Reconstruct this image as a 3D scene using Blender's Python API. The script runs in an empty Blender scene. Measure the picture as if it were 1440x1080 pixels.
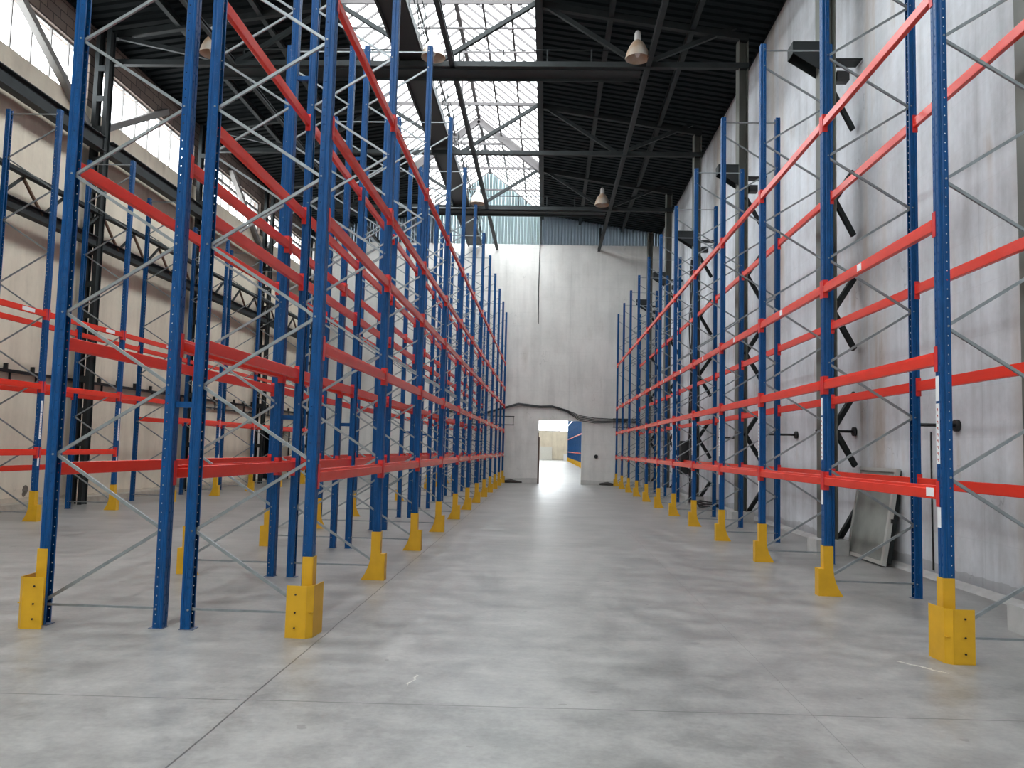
import bpy, bmesh, math, random
from mathutils import Vector, Matrix
random.seed(7)
S = bpy.context.scene
COL = S.collection

# ------------------------------------------------------------------ camera
F_PX, YAW, PITCH, ROLL, CAM_H = 1171.77, -0.04229, 0.07749, 0.02494, 1.54
def make_camera():
    f = Vector((math.sin(YAW) * math.cos(PITCH), math.cos(YAW) * math.cos(PITCH), math.sin(PITCH)))
    r = Vector((math.cos(YAW), -math.sin(YAW), 0)); u = r.cross(f)
    r2 = r * math.cos(ROLL) + u * math.sin(ROLL); u2 = -r * math.sin(ROLL) + u * math.cos(ROLL)
    cd = bpy.data.cameras.new('camera'); co = bpy.data.objects.new('camera', cd); COL.objects.link(co)
    cd.sensor_fit = 'HORIZONTAL'; cd.sensor_width = 36.0; cd.lens = 36.0 * F_PX / 1440.0
    cd.clip_start = 0.05; cd.clip_end = 400
    m = Matrix((r2, u2, -f)).transposed().to_4x4(); m.translation = Vector((0, 0, CAM_H)); co.matrix_world = m
    S.camera = co
make_camera()

# ------------------------------------------------------------------ sky and exposure
S.view_settings.view_transform = 'Standard'; S.view_settings.look = 'None'
S.view_settings.gamma = 1.0; S.view_settings.exposure = 3.6
S.view_settings.use_curve_mapping = False
W = bpy.data.worlds.new('overcast_sky'); S.world = W; W.use_nodes = True
wn = W.node_tree.nodes; wl = W.node_tree.links; wn.clear()
wo = wn.new('ShaderNodeOutputWorld'); wb = wn.new('ShaderNodeBackground')
wb.inputs['Color'].default_value = (0.93, 0.97, 1.0, 1); wb.inputs['Strength'].default_value = 1.0
wl.new(wb.outputs[0], wo.inputs[0])
S.cycles.use_denoising = True
S.cycles.max_bounces = 8; S.cycles.diffuse_bounces = 5; S.cycles.glossy_bounces = 3
S.cycles.transparent_max_bounces = 16; S.cycles.transmission_bounces = 3
S.cycles.caustics_reflective = False; S.cycles.caustics_refractive = False
S.cycles.sample_clamp_indirect = 6.0

def portal(name, loc, direction, sx, sy):
    ld = bpy.data.lights.new(name, 'AREA'); ld.shape = 'RECTANGLE'; ld.size = sx; ld.size_y = sy
    ld.cycles.is_portal = True
    o = bpy.data.objects.new(name, ld); COL.objects.link(o); o.location = loc
    o.rotation_euler = Vector(direction).to_track_quat('-Z', 'Y').to_euler(); return o

# hall dimensions (metres); camera stands at x=0, y=0
XR, XL, YE, YB = 5.08, -11.2, 38.0, -12.0
RIDGE, ME_R, ME_L = (-2.87, 14.4), (-0.4, 12.4), (-5.35, 12.4)
EAVE = 11.55
portal('skylight_portal', (-2.87, (YE + YB) / 2, 14.7), (0, 0, -1), 5.2, YE - YB)
portal('window_portal', (XL - 0.25, 12.5, 10.1), (1, 0, 0), 50, 1.6).rotation_euler = (math.radians(90), 0, math.radians(-90))
portal('next_hall_portal', (0, 85, 11.6), (0, 0, -1), 3.2, 84)

# ------------------------------------------------------------------ materials
MATS = {}
def mat(name, col, rough=0.6, metal=0.0, noise=0.0, nscale=6.0, spec=0.5, col2=None, stretch=(1, 1, 1), bump=0.0):
    m = bpy.data.materials.new(name); m.use_nodes = True; MATS[name] = m
    nt = m.node_tree; N = nt.nodes; L = nt.links; b = N['Principled BSDF']
    b.inputs['Roughness'].default_value = rough; b.inputs['Metallic'].default_value = metal
    b.inputs['Specular IOR Level'].default_value = spec
    if noise > 0 or col2:
        tc = N.new('ShaderNodeTexCoord'); mp = N.new('ShaderNodeMapping'); mp.inputs['Scale'].default_value = stretch
        nz = N.new('ShaderNodeTexNoise'); nz.inputs['Scale'].default_value = nscale; nz.inputs['Detail'].default_value = 6
        L.new(tc.outputs['Object'], mp.inputs[0]); L.new(mp.outputs[0], nz.inputs['Vector'])
        cr = N.new('ShaderNodeValToRGB'); L.new(nz.outputs['Fac'], cr.inputs[0])
        c2 = col2 or tuple(c * (1 - noise) for c in col)
        cr.color_ramp.elements[0].position = 0.32; cr.color_ramp.elements[0].color = (*c2, 1)
        cr.color_ramp.elements[1].position = 0.68; cr.color_ramp.elements[1].color = (*col, 1)
        L.new(cr.outputs[0], b.inputs['Base Color'])
        if bump:
            bp = N.new('ShaderNodeBump'); bp.inputs['Strength'].default_value = bump; bp.inputs['Distance'].default_value = 0.02
            L.new(nz.outputs['Fac'], bp.inputs['Height']); L.new(bp.outputs[0], b.inputs['Normal'])
    else:
        b.inputs['Base Color'].default_value = (*col, 1)
    return m

class NB:   # tiny node-building helper
    def __init__(s, name, rough=0.6, spec=0.5):
        s.m = bpy.data.materials.new(name); s.m.use_nodes = True; MATS[name] = s.m
        s.nt = s.m.node_tree; s.N = s.nt.nodes; s.L = s.nt.links; s.b = s.N['Principled BSDF']
        s.b.inputs['Roughness'].default_value = rough; s.b.inputs['Specular IOR Level'].default_value = spec
        s.tc = s.N.new('ShaderNodeTexCoord'); s.v = s.tc.outputs['Object']
        s.sep = s.N.new('ShaderNodeSeparateXYZ'); s.L.new(s.v, s.sep.inputs[0])
    def noise(s, scale, stretch=(1, 1, 1), detail=5, rough=0.55, off=(0, 0, 0)):
        mp = s.N.new('ShaderNodeMapping'); mp.inputs['Scale'].default_value = stretch; mp.inputs['Location'].default_value = off
        s.L.new(s.v, mp.inputs[0])
        n = s.N.new('ShaderNodeTexNoise'); n.inputs['Scale'].default_value = scale
        n.inputs['Detail'].default_value = detail; n.inputs['Roughness'].default_value = rough
        s.L.new(mp.outputs[0], n.inputs['Vector']); return n.outputs['Fac']
    def ramp(s, fac, stops):
        r = s.N.new('ShaderNodeValToRGB'); s.L.new(fac, r.inputs[0]); e = r.color_ramp.elements
        while len(e) < len(stops): e.new(0.5)
        for k, (p, c) in enumerate(stops):
            e[k].position = p; e[k].color = (*c, 1) if not isinstance(c, (int, float)) else (c, c, c, 1)
        return r.outputs[0]
    def math(s, op, a, b=None, c=None):
        n = s.N.new('ShaderNodeMath'); n.operation = op
        for i, x in enumerate((a, b, c)):
            if x is None: continue
            if isinstance(x, (int, float)): n.inputs[i].default_value = x
            else: s.L.new(x, n.inputs[i])
        return n.outputs[0]
    def mix(s, fac, a, b, mode='MIX'):
        n = s.N.new('ShaderNodeMix'); n.data_type = 'RGBA'; n.blend_type = mode
        for sock, x in ((n.inputs[0], fac), (n.inputs[6], a), (n.inputs[7], b)):
            if isinstance(x, (int, float)): sock.default_value = x
            elif isinstance(x, tuple): sock.default_value = (*x, 1)
            else: s.L.new(x, sock)
        return n.outputs[2]
    def line(s, coord, at, half):   # 1 on a thin line coord == at
        return s.math('LESS_THAN', s.math('ABSOLUTE', s.math('SUBTRACT', coord, at)), half)
    def done(s, colour, rough=None, height=None, bump=0.3, dist=0.02):
        s.L.new(colour, s.b.inputs['Base Color'])
        if rough is not None: s.L.new(rough, s.b.inputs['Roughness'])
        if height is not None:
            bp = s.N.new('ShaderNodeBump'); bp.inputs['Strength'].default_value = bump; bp.inputs['Distance'].default_value = dist
            s.L.new(height, bp.inputs['Height']); s.L.new(bp.outputs[0], s.b.inputs['Normal'])
        return s.m

BLUE = mat('blue_enamel', (0.0015, 0.075, 0.245), 0.38, spec=.3, noise=0.28, nscale=9, stretch=(3, 3, .6))
RED = mat('orange_red_enamel', (0.80, 0.042, 0.020), 0.27, spec=.4, noise=0.14, nscale=5, stretch=(2, .6, 2))
REDC = mat('red_connector_enamel', (0.66, 0.028, 0.025), 0.42)
GALV = mat('galvanised_steel', (0.33, 0.36, 0.37), 0.42, metal=0.6, noise=0.2, nscale=14)
YEL = mat('yellow_enamel', (0.70, 0.385, 0.012), 0.45, noise=0.12, nscale=7)
DARKST = mat('dark_painted_steel', (0.026, 0.031, 0.032), 0.6, spec=.3, noise=0.35, nscale=3)
COLST = mat('grey_green_column_paint', (0.145, 0.15, 0.13), 0.6, noise=0.3, nscale=2.5, stretch=(1, 1, .4))
BLACK = mat('black_steel', (0.012, 0.012, 0.013), 0.5)
DECK = mat('dark_roof_sheet', (0.008, 0.011, 0.012), 0.6, spec=.15, noise=0.3, nscale=.7)
BARS = mat('glazing_bar_paint', (0.10, 0.09, 0.09), 0.6)
LAMPM = mat('lamp_enamel', (0.62, 0.58, 0.52), 0.4, col2=(0.42, 0.25, 0.13), nscale=2.2)
LAMPW = mat('lamp_reflector', (0.7, 0.68, 0.66), 0.4)
WHITE = mat('white_label', (0.82, 0.83, 0.84), 0.5)
INKR = mat('faded_red_ink', (0.45, 0.12, 0.10), 0.6)
INKG = mat('grey_ink', (0.18, 0.18, 0.2), 0.6)
PLINTH = mat('plinth_concrete', (0.50, 0.50, 0.49), 0.85, noise=0.2, nscale=5)
CABLE = mat('cable_rubber', (0.02, 0.02, 0.022), 0.6)
WINFR = mat('window_frame_paint', (0.20, 0.19, 0.18), 0.6)
TIMBER = mat('pale_board', (0.72, 0.71, 0.66), 0.7, noise=.06)
PANEG = mat('dusty_pane', (0.33, 0.35, 0.32), 0.35, noise=0.35, nscale=2.5)
PIPE = mat('pale_conduit', (0.5, 0.49, 0.42), .5)

# glass: clear but with a weak mirror-like coat
def glass(name, tint, gloss):
    m = bpy.data.materials.new(name); m.use_nodes = True; N = m.node_tree.nodes; L = m.node_tree.links
    N.remove(N['Principled BSDF']); out = N['Material Output']
    t = N.new('ShaderNodeBsdfTransparent'); t.inputs[0].default_value = (*tint, 1)
    g = N.new('ShaderNodeBsdfGlossy'); g.inputs['Roughness'].default_value = 0.1
    mx = N.new('ShaderNodeMixShader'); mx.inputs[0].default_value = gloss
    L.new(t.outputs[0], mx.inputs[1]); L.new(g.outputs[0], mx.inputs[2]); L.new(mx.outputs[0], out.inputs['Surface'])
    return m
GLASS = glass('clear_glass', (0.94, 0.95, 0.95), 0.04)

# polished concrete floor
n = NB('polished_concrete')
big = n.noise(0.7, (1, .9, 1), 5, .62); mid = n.noise(2.6, (1, 1, 1), 9, .74, (7, 3, 0)); fine = n.noise(26, (1, 1, 1), 4, .6)
streak = n.noise(1.1, (.35, 2.8, 1), 6, .65, (3, 1, 0))
c = n.ramp(big, [(.38, (.158, .154, .142)), (.60, (.310, .299, .281))])
c = n.mix(.5, c, n.ramp(mid, [(.40, (.140, .138, .128)), (.60, (.41, .397, .372))]))
c = n.mix(.14, c, n.ramp(streak, [(.40, (.17, .172, .168)), (.60, (.42, .415, .405))]))
c = n.mix(.12, c, n.ramp(fine, [(.3, 0.14), (.7, 0.5)]))
X, Y = n.sep.outputs[0], n.sep.outputs[1]
wob = n.math('MULTIPLY', n.math('SUBTRACT', n.noise(1.2), .5), .035)
xl = n.math('ADD', X, wob)
j1 = n.line(xl, -1.755, .0055)
j2 = n.math('MULTIPLY', n.line(xl, 1.625, .003), .45)
jt = n.math('SUBTRACT', n.math('ADD', Y, wob), n.math('MULTIPLY', X, 0.035))
j3 = n.math('MULTIPLY', n.line(jt, 5.12, .006), .75)
j4 = n.math('MULTIPLY', n.line(jt, 11.2, .006), .5)
j5 = n.math('MULTIPLY', n.line(jt, 17.3, .006), .5)
jj = n.math('MAXIMUM', n.math('MAXIMUM', j1, j2), n.math('MAXIMUM', j3, n.math('MAXIMUM', j4, j5)))
c = n.mix(n.math('MULTIPLY', jj, .8), c, (.045, .045, .045))
def scuff(x0, y0, ang, ln, wd):
    dx = n.math('SUBTRACT', X, x0); dy = n.math('SUBTRACT', Y, y0); ca, sa = math.cos(ang), math.sin(ang)
    u = n.math('ADD', n.math('MULTIPLY', dx, ca), n.math('MULTIPLY', dy, sa)); v = n.math('SUBTRACT', n.math('MULTIPLY', dy, ca), n.math('MULTIPLY', dx, sa))
    v = n.math('ADD', v, n.math('MULTIPLY', n.math('SUBTRACT', mid, .5), .25))
    return n.math('MULTIPLY', n.math('LESS_THAN', n.math('ABSOLUTE', u), ln), n.math('LESS_THAN', n.math('ABSOLUTE', v), wd))
sc = n.math('MAXIMUM', scuff(2.83, 6.45, -.91, .20, .014), scuff(-.85, 5.62, 1.5, .13, .005))
c = n.mix(n.math('MULTIPLY', sc, .8), c, (.62, .60, .52))
spots = n.ramp(n.noise(5.5, (1, 1, 1), 2, .4, (9, 4, 0)), [(.735, 0.0), (.75, 1.0)])
c = n.mix(n.math('MULTIPLY', spots, .5), c, (.16, .15, .14))
rg = n.math('ADD', n.math('MULTIPLY', mid, .42), .16)
FLOOR = n.done(c, rg, n.math('ADD', n.math('MULTIPLY', fine, .15), big), .06, .02)

def plaster(name, light, dark, stain, stain_amt, board=0.0, runs=()):
    n = NB(name, .85, .25)
    a = n.noise(.55, (1, 1, 1), 7, .62); v = n.noise(1.0, (2.4, 2.4, .22), 7, .6, (4, 7, 0)); f = n.noise(9, (1, 1, 1), 5, .6)
    cl = n.noise(.8, (1, 1, 1), 3, .5, (31, 12, 5))
    c = n.ramp(a, [(.36, dark), (.60, light)])
    c = n.mix(.45, c, n.ramp(v, [(.38, dark), (.56, light)]))
    st = n.math('MULTIPLY', n.ramp(v, [(.52, 0.0), (.72, 1.0)]), n.ramp(cl, [(.46, 0.0), (.66, 1.0)]))
    c = n.mix(n.math('MULTIPLY', st, stain_amt), c, stain)
    for y0, w in runs:
        g = n.math('SUBTRACT', 1.0, n.math('DIVIDE', n.math('ABSOLUTE', n.math('SUBTRACT', n.sep.outputs[1], y0)), w))
        g = n.math('MAXIMUM', g, 0.0)
        c = n.mix(n.math('MULTIPLY', n.math('MULTIPLY', g, n.ramp(v, [(.40, 0.0), (.58, 1.0)])), .75), c, stain)
    c = n.mix(.14, c, n.ramp(f, [(.3, dark), (.7, light)]))
    Z = n.sep.outputs[2]
    if board:
        ph = n.math('FRACT', n.math('MULTIPLY', Z, 1 / 0.6))
        ln = n.math('LESS_THAN', ph, .02)
        c = n.mix(n.math('MULTIPLY', ln, board), c, tuple(x * .55 for x in light))
        ph = n.math('FRACT', n.math('MULTIPLY', n.math('ADD', n.sep.outputs[0], n.sep.outputs[1]), 1 / 3.0))
        ln = n.math('LESS_THAN', ph, .006)
        c = n.mix(n.math('MULTIPLY', ln, board * 1.6), c, tuple(x * .45 for x in light))
    cr = n.ramp(n.noise(2.3, (1, 1, .5), 3, .5, (2, 2, 2)), [(.495, 0.0), (.5, 1.0), (.505, 0.0)])
    cm = n.ramp(cl, [(.6, 0.0), (.66, .5)])
    c = n.mix(n.math('MULTIPLY', cr, cm), c, tuple(x * .4 for x in dark))
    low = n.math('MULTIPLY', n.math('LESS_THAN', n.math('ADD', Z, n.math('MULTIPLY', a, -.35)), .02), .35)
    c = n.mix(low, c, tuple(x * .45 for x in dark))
    return n.done(c, None, n.math('ADD', v, f), .22, .02)
WALLR = plaster('grey_white_plaster', (.72, .75, .79), (.40, .41, .425), (.36, .27, .19), .85, .14, ((13.15, .9), (18.7, 1.0), (25.0, 1.2), (8.9, .5)))
WALLL = plaster('beige_plaster', (.82, .74, .60), (.62, .55, .44), (.34, .27, .20), .55)
WALLE = plaster('end_wall_concrete', (.80, .785, .75), (.60, .59, .56), (.40, .36, .30), .5, .16)
n = NB('dark_brick', .9, .2)
br = n.N.new('ShaderNodeTexBrick'); mp = n.N.new('ShaderNodeMapping'); mp.inputs['Rotation'].default_value = (math.radians(90), 0, math.radians(90))
n.L.new(n.v, mp.inputs[0]); cx = n.N.new('ShaderNodeCombineXYZ'); n.L.new(n.sep.outputs[1], cx.inputs[0]); n.L.new(n.sep.outputs[2], cx.inputs[1])
n.L.new(cx.outputs[0], br.inputs['Vector']); br.inputs['Scale'].default_value = 1.0
br.inputs['Brick Width'].default_value = .5; br.inputs['Row Height'].default_value = .22; br.inputs['Mortar Size'].default_value = .012
br.inputs['Color1'].default_value = (.20, .155, .13, 1); br.inputs['Color2'].default_value = (.15, .12, .105, 1); br.inputs['Mortar'].default_value = (.06, .05, .045, 1)
BRICK = n.done(br.outputs[0])
CORR = mat('pale_profiled_sheet', (.46, .52, .57), .45, noise=.12, nscale=2)
TRSH = bpy.data.materials.new('translucent_sheet'); TRSH.use_nodes = True; _N = TRSH.node_tree.nodes; _L = TRSH.node_tree.links
_t = _N.new('ShaderNodeBsdfTranslucent'); _t.inputs[0].default_value = (.62, .72, .74, 1); _m = _N.new('ShaderNodeMixShader'); _m.inputs[0].default_value = .38
_N['Principled BSDF'].inputs['Base Color'].default_value = (.7, .78, .8, 1)
_L.new(_N['Principled BSDF'].outputs[0], _m.inputs[1]); _L.new(_t.outputs[0], _m.inputs[2]); _L.new(_m.outputs[0], _N['Material Output'].inputs['Surface'])
n = NB('hazard_stripes', .5)
ph = n.math('FRACT', n.math('MULTIPLY', n.math('ADD', n.sep.outputs[2], n.math('MULTIPLY', n.sep.outputs[1], 1.4)), 1 / .26))
HAZ = n.done(n.mix(n.math('GREATER_THAN', ph, .5), (.78, .6, .2), (.012, .012, .012)))

# ------------------------------------------------------------------ mesh helpers
class MB:
    def __init__(s): s.bm = bmesh.new()
    def box(s, x0, x1, y0, y1, z0, z1, mi=0):
        v = [s.bm.verts.new(p) for p in ((x0, y0, z0), (x1, y0, z0), (x1, y1, z0), (x0, y1, z0), (x0, y0, z1), (x1, y0, z1), (x1, y1, z1), (x0, y1, z1))]
        for f in ((0, 3, 2, 1), (4, 5, 6, 7), (0, 1, 5, 4), (1, 2, 6, 5), (2, 3, 7, 6), (3, 0, 4, 7)):
            q = s.bm.faces.new([v[i] for i in f]); q.material_index = mi
        return s
    def bar(s, a, b, w, h, up=(0, 0, 1), mi=0):   # rectangular bar from a to b
        a, b = Vector(a), Vector(b); d = (b - a).normalized(); up = Vector(up)
        if abs(d.dot(up)) > .99: up = Vector((0, 1, 0))
        r = d.cross(up).normalized() * w / 2; u = r.cross(d).normalized() * h / 2
        v = [s.bm.verts.new(p + i * r + j * u) for p in (a, b) for i, j in ((-1, -1), (1, -1), (1, 1), (-1, 1))]
        for f in ((0, 1, 2, 3), (7, 6, 5, 4), (0, 4, 5, 1), (1, 5, 6, 2), (2, 6, 7, 3), (3, 7, 4, 0)):
            q = s.bm.faces.new([v[i] for i in f]); q.material_index = mi
        return s
    def angle(s, a, b, w, t=.008, up=(0, 0, 1), flip=1):    # L-section
        a, b = Vector(a), Vector(b); d = (b - a).normalized(); up = Vector(up)
        if abs(d.dot(up)) > .99: up = Vector((0, 1, 0))
        r = d.cross(up).normalized() * flip; u = r.cross(d).normalized() * flip
        s.bar(a + r * w / 2, b + r * w / 2, w, t, u); s.bar(a + u * w / 2, b + u * w / 2, t, w, u); return s
    def ibeam(s, a, b, w, h, t=.02, up=(0, 0, 1)):
        a, b = Vector(a), Vector(b); d = (b - a).normalized(); up = Vector(up)
        r = d.cross(up).normalized(); u = r.cross(d).normalized()
        for k in (-1, 1): s.bar(a + u * k * (h - t) / 2, b + u * k * (h - t) / 2, w, t, u)
        s.bar(a, b, t, h - 2 * t, u); return s
    def tube(s, pts, r, n=8, caps=True):
        pts = [Vector(p) for p in pts]; rings = []
        rs = r if isinstance(r, (list, tuple)) else [r] * len(pts)
        ref = Vector((0, 0, 1))
        for i, p in enumerate(pts):
            d = (pts[min(i + 1, len(pts) - 1)] - pts[max(i - 1, 0)]).normalized()
            rf = ref if abs(d.dot(ref)) < .95 else Vector((1, 0, 0))
            x = d.cross(rf).normalized(); y = x.cross(d)
            rings.append([s.bm.verts.new(p + (x * math.cos(t) + y * math.sin(t)) * rs[i]) for t in [2 * math.pi * k / n for k in range(n)]])
        for a, b in zip(rings, rings[1:]):
            for k in range(n):
                q = s.bm.faces.new((a[k], b[k], b[(k + 1) % n], a[(k + 1) % n])); q.smooth = True
        if caps: s.bm.faces.new(rings[0]); s.bm.faces.new(rings[-1][::-1])
        return s
    def lathe(s, prof, n=24, centre=(0, 0, 0)):
        rings = [[s.bm.verts.new((centre[0] + r * math.cos(2 * math.pi * k / n), centre[1] + r * math.sin(2 * math.pi * k / n), centre[2] + z)) for k in range(n)] for r, z in prof]
        for a, b in zip(rings, rings[1:]):
            for k in range(n):
                q = s.bm.faces.new((a[k], a[(k + 1) % n], b[(k + 1) % n], b[k])); q.smooth = True
        return s
    def prism_y(s, prof, y0, y1, mi=0):
        a = [s.bm.verts.new((x, y0, z)) for x, z in prof]; b = [s.bm.verts.new((x, y1, z)) for x, z in prof]
        k = len(prof)
        for i in range(k): s.bm.faces.new((a[i], a[(i + 1) % k], b[(i + 1) % k], b[i])).material_index = mi
        s.bm.faces.new(a[::-1]).material_index = mi; s.bm.faces.new(b).material_index = mi; return s
    def mesh(s, name, *mats):
        bmesh.ops.recalc_face_normals(s.bm, faces=s.bm.faces)
        me = bpy.data.meshes.new(name); s.bm.to_mesh(me); s.bm.free()
        for m in mats: me.materials.append(m)
        return me
    def obj(s, name, m, parent=None, loc=(0, 0, 0)):
        return put(s.mesh(name, *(m if isinstance(m, (list, tuple)) else (m,))), name, parent, loc)
def put(me, name, parent=None, loc=(0, 0, 0), rz=0):
    o = bpy.data.objects.new(name, me); COL.objects.link(o); o.location = loc; o.rotation_euler = (0, 0, rz)
    if parent: o.parent = parent
    return o
def tag(o, label, cat, group=None, kind=None):
    if label: o['label'] = label
    if cat: o['category'] = cat
    if group: o['group'] = group
    if kind: o['kind'] = kind
    elif cat: o['kind'] = 'thing'
    return o
def empty(name, loc, label=None, cat=None, group=None, rz=0):
    o = bpy.data.objects.new(name, None); COL.objects.link(o); o.location = loc; o.rotation_euler = (0, 0, rz)
    o.empty_display_size = .1
    return tag(o, label, cat, group)
def struct(o): o['kind'] = 'structure'; return o
ORD = ['first', 'second', 'third', 'fourth', 'fifth', 'sixth', 'seventh', 'eighth', 'ninth', 'tenth', 'eleventh', 'twelfth', 'thirteenth', 'fourteenth', 'fifteenth', 'sixteenth']

# ------------------------------------------------------------------ shell of the hall
NHY = 128.0      # far wall of the next hall
b = MB(); b.box(XL - .3, XR + .3, YB - .3, YE + .3, -.3, 0); b.box(-8.3, 9.3, YE + .3, NHY + .3, -.3, 0)
struct(b.obj('floor', FLOOR))
struct(MB().box(XR, XR + .3, YB, YE, 0, EAVE + .2).obj('wall_right', WALLR))
b = MB(); DX0, DX1, DZ = -.33, 1.62, 2.87
b.box(XL - .3, DX0, YE, YE + .3, 0, 11.0); b.box(DX1, XR + .3, YE, YE + .3, 0, 11.0); b.box(DX0, DX1, YE, YE + .3, DZ, 11.0)
struct(b.obj('wall_back', WALLE))
struct(MB().box(XL - .3, XR + .3, YB - .3, YB, 0, 12.3).obj('wall_front', WALLE))
def roof_z(x):
    if x <= ME_L[0]: return EAVE + (x - XL) / (ME_L[0] - XL) * (ME_L[1] - EAVE)
    if x >= ME_R[0]: return ME_R[1] + (x - ME_R[0]) / (XR - ME_R[0]) * (EAVE - ME_R[1])
    return RIDGE[1] - abs(x - RIDGE[0]) / (ME_R[0] - RIDGE[0]) * (RIDGE[1] - ME_R[1])
# profiled gable sheet above the back wall (vertical ribs)
def gable(name, xa, xb, m):
    bm = bmesh.new(); prev = None; x = xa; k = 0; pitch = .15
    while x < xb:
        y = YE - .01 + (0.0 if k % 4 in (0, 1) else .085)
        xx = x + (.012 if k % 4 in (1, 3) else 0)
        zt = roof_z(min(max(xx, XL), XR)) + .1
        cur = (bm.verts.new((xx, y, 10.99)), bm.verts.new((xx, y, zt)))
        if prev: bm.faces.new((prev[0], cur[0], cur[1], prev[1]))
        prev = cur; x += pitch / 4; k += 1
    bmesh.ops.solidify(bm, geom=bm.faces[:], thickness=.004)
    o = MB(); o.bm.free(); o.bm = bm; struct(o.obj(name, m))
gable('trim_1', XL - .3, -5.35, CORR); gable('trim_5', -5.36, -.42, TRSH); gable('trim_6', -.44, XR + .3, CORR)
# left wall with brick band above the windows
b = MB(); WZ0, WZ1 = 9.52, 10.75
LWD = (32.7, 35.9, 2.15)     # dark doorway
b.box(XL - .3, XL, YB, LWD[0], 0, WZ0); b.box(XL - .3, XL, LWD[1], YE, 0, WZ0); b.box(XL - .3, XL, LWD[0], LWD[1], LWD[2], WZ0)
struct(b.obj('wall_left', WALLL))
COLY = [1.4, 7.4, 13.3, 19.25, 25.25, 31.35, 37.5]
b = MB(); b.box(XL - .3, XL, YB, YE, WZ1, EAVE + .2)
for y in COLY: b.box(XL - .3, XL, y - .22, y + .22, WZ0, WZ1)
b.box(XL - .3, XL, YB, 1.18, WZ0, WZ1)
struct(b.obj('wall_left_brick_band', BRICK))
# dark lobby behind the left doorway
b = MB(); b.box(XL - 2.3, XL - .3, LWD[0] - .1, LWD[0], 0, 2.4); b.box(XL - 2.3, XL - .3, LWD[1], LWD[1] + .1, 0, 2.4)
b.box(XL - 2.4, XL - 2.3, LWD[0] - .1, LWD[1] + .1, 0, 2.4); b.box(XL - 2.4, XL - .3, LWD[0] - .1, LWD[1] + .1, 2.3, 2.4); b.box(XL - 2.4, XL - .3, LWD[0] - .1, LWD[1] + .1, -.1, 0)
struct(b.obj('wall_lobby', DARKST))
b = MB(); b.box(XL, XL + .05, LWD[0] - .08, LWD[0], 0, 2.23); b.box(XL, XL + .05, LWD[1], LWD[1] + .08, 0, 2.23); b.box(XL, XL + .05, LWD[0], LWD[1], 2.15, 2.23)
dr = struct(b.obj('door_2', DARKST))
o = MB().box(XL + .01, XL + .05, 31.55, 32.55, .02, 2.1).obj('door_leaf', TIMBER, dr); tag(o, 'pale door leaf folded back on the wall', None)
# back door jamb
b = MB(); b.box(DX0, DX0 + .05, YE - .02, YE + .32, 0, 2.1); b.box(DX0 - .03, DX0, YE - .03, YE, 0, 2.3)
struct(b.obj('door_1', mat('rusty_jamb', (.10, .065, .05), .7)))
# windows high on the left wall
def left_window(idx, y0, y1, transom):
    b = MB(); t = .05; x0, x1 = XL - .17, XL - .09
    b.box(x0, x1, y0, y1, WZ0, WZ0 + t); b.box(x0, x1, y0, y1, WZ1 - t, WZ1)
    b.box(x0, x1, y0, y0 + t, WZ0, WZ1); b.box(x0, x1, y1 - t, y1, WZ0, WZ1)
    nn = round((y1 - y0) / .72)
    for k in range(1, nn):
        y = y0 + (y1 - y0) * k / nn; b.box(x0 + .01, x1 - .01, y - .02, y + .02, WZ0 + t, WZ1 - t)
    if transom: b.box(x0, x1, y0 + t, y1 - t, 10.38, 10.48)
    fr = struct(b.obj('window_%d' % idx, WINFR))
    MB().box(XL - .135, XL - .129, y0 + .02, y1 - .02, WZ0 + .02, WZ1 - .02).obj('glass', GLASS, fr)
for k, (a, c) in enumerate(zip(COLY, COLY[1:])): left_window(k + 1, a + .22, c - .22, k >= 4)
# roof decks with ribs running across the hall
def deck(name, xa, xb):
    bm = bmesh.new(); prev = None; y = YB - .2
    while y < YE + .3:
        for dy, dz in ((0, 0), (.17, 0), (.20, .07), (.27, .07)):
            cur = [bm.verts.new((x, y + dy, roof_z(x) + dz + .02)) for x in (xa, xb)]
            if prev: bm.faces.new((prev[0], prev[1], cur[1], cur[0]))
            prev = cur
        y += .30
    bmesh.ops.solidify(bm, geom=bm.faces[:], thickness=.006)
    o = MB(); o.bm.free(); o.bm = bm; return struct(o.obj(name, DECK))
deck('ceiling', ME_R[0], XR); deck('ceiling_left', XL, ME_L[0])
b = MB(); b.box(XR - .02, XR + .3, YB, YE, EAVE - .02, EAVE + .2); b.box(XL - .3, XL + .02, YB, YE, EAVE - .02, EAVE + .2)
struct(b.obj('trim_2', DECK))

# ------------------------------------------------------------------ ridge skylight
b = MB()
for sx in (-1, 1):
    edge = ME_R if sx > 0 else ME_L
    y = YB
    while y < YE:
        b.bar((RIDGE[0], y, RIDGE[1]), (edge[0], y, edge[1]), .045, .06); y += .6
    for t in (.36, .70):
        px = RIDGE[0] + (edge[0] - RIDGE[0]) * t; pz = RIDGE[1] + (edge[1] - RIDGE[1]) * t - .06
        b.bar((px, YB, pz), (px, YE, pz), .06, .08)
b.bar((RIDGE[0], YB, RIDGE[1] - .02), (RIDGE[0], YE, RIDGE[1] - .02), .12, .13)
sk = struct(b.obj('window_8', BARS)); sk['label'] = 'glazed ridge skylight running the length of the roof'
b = MB()
for sx in (-1, 1):
    edge = ME_R if sx > 0 else ME_L
    b.bar((( RIDGE[0] + edge[0]) / 2, YB, (RIDGE[1] + edge[1]) / 2 + .045), ((RIDGE[0] + edge[0]) / 2, YE, (RIDGE[1] + edge[1]) / 2 + .045), 3.16, .006,
          up=Vector((2.0 * sx, 0, 2.47)).normalized())
b.obj('glass', GLASS, sk)

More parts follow.
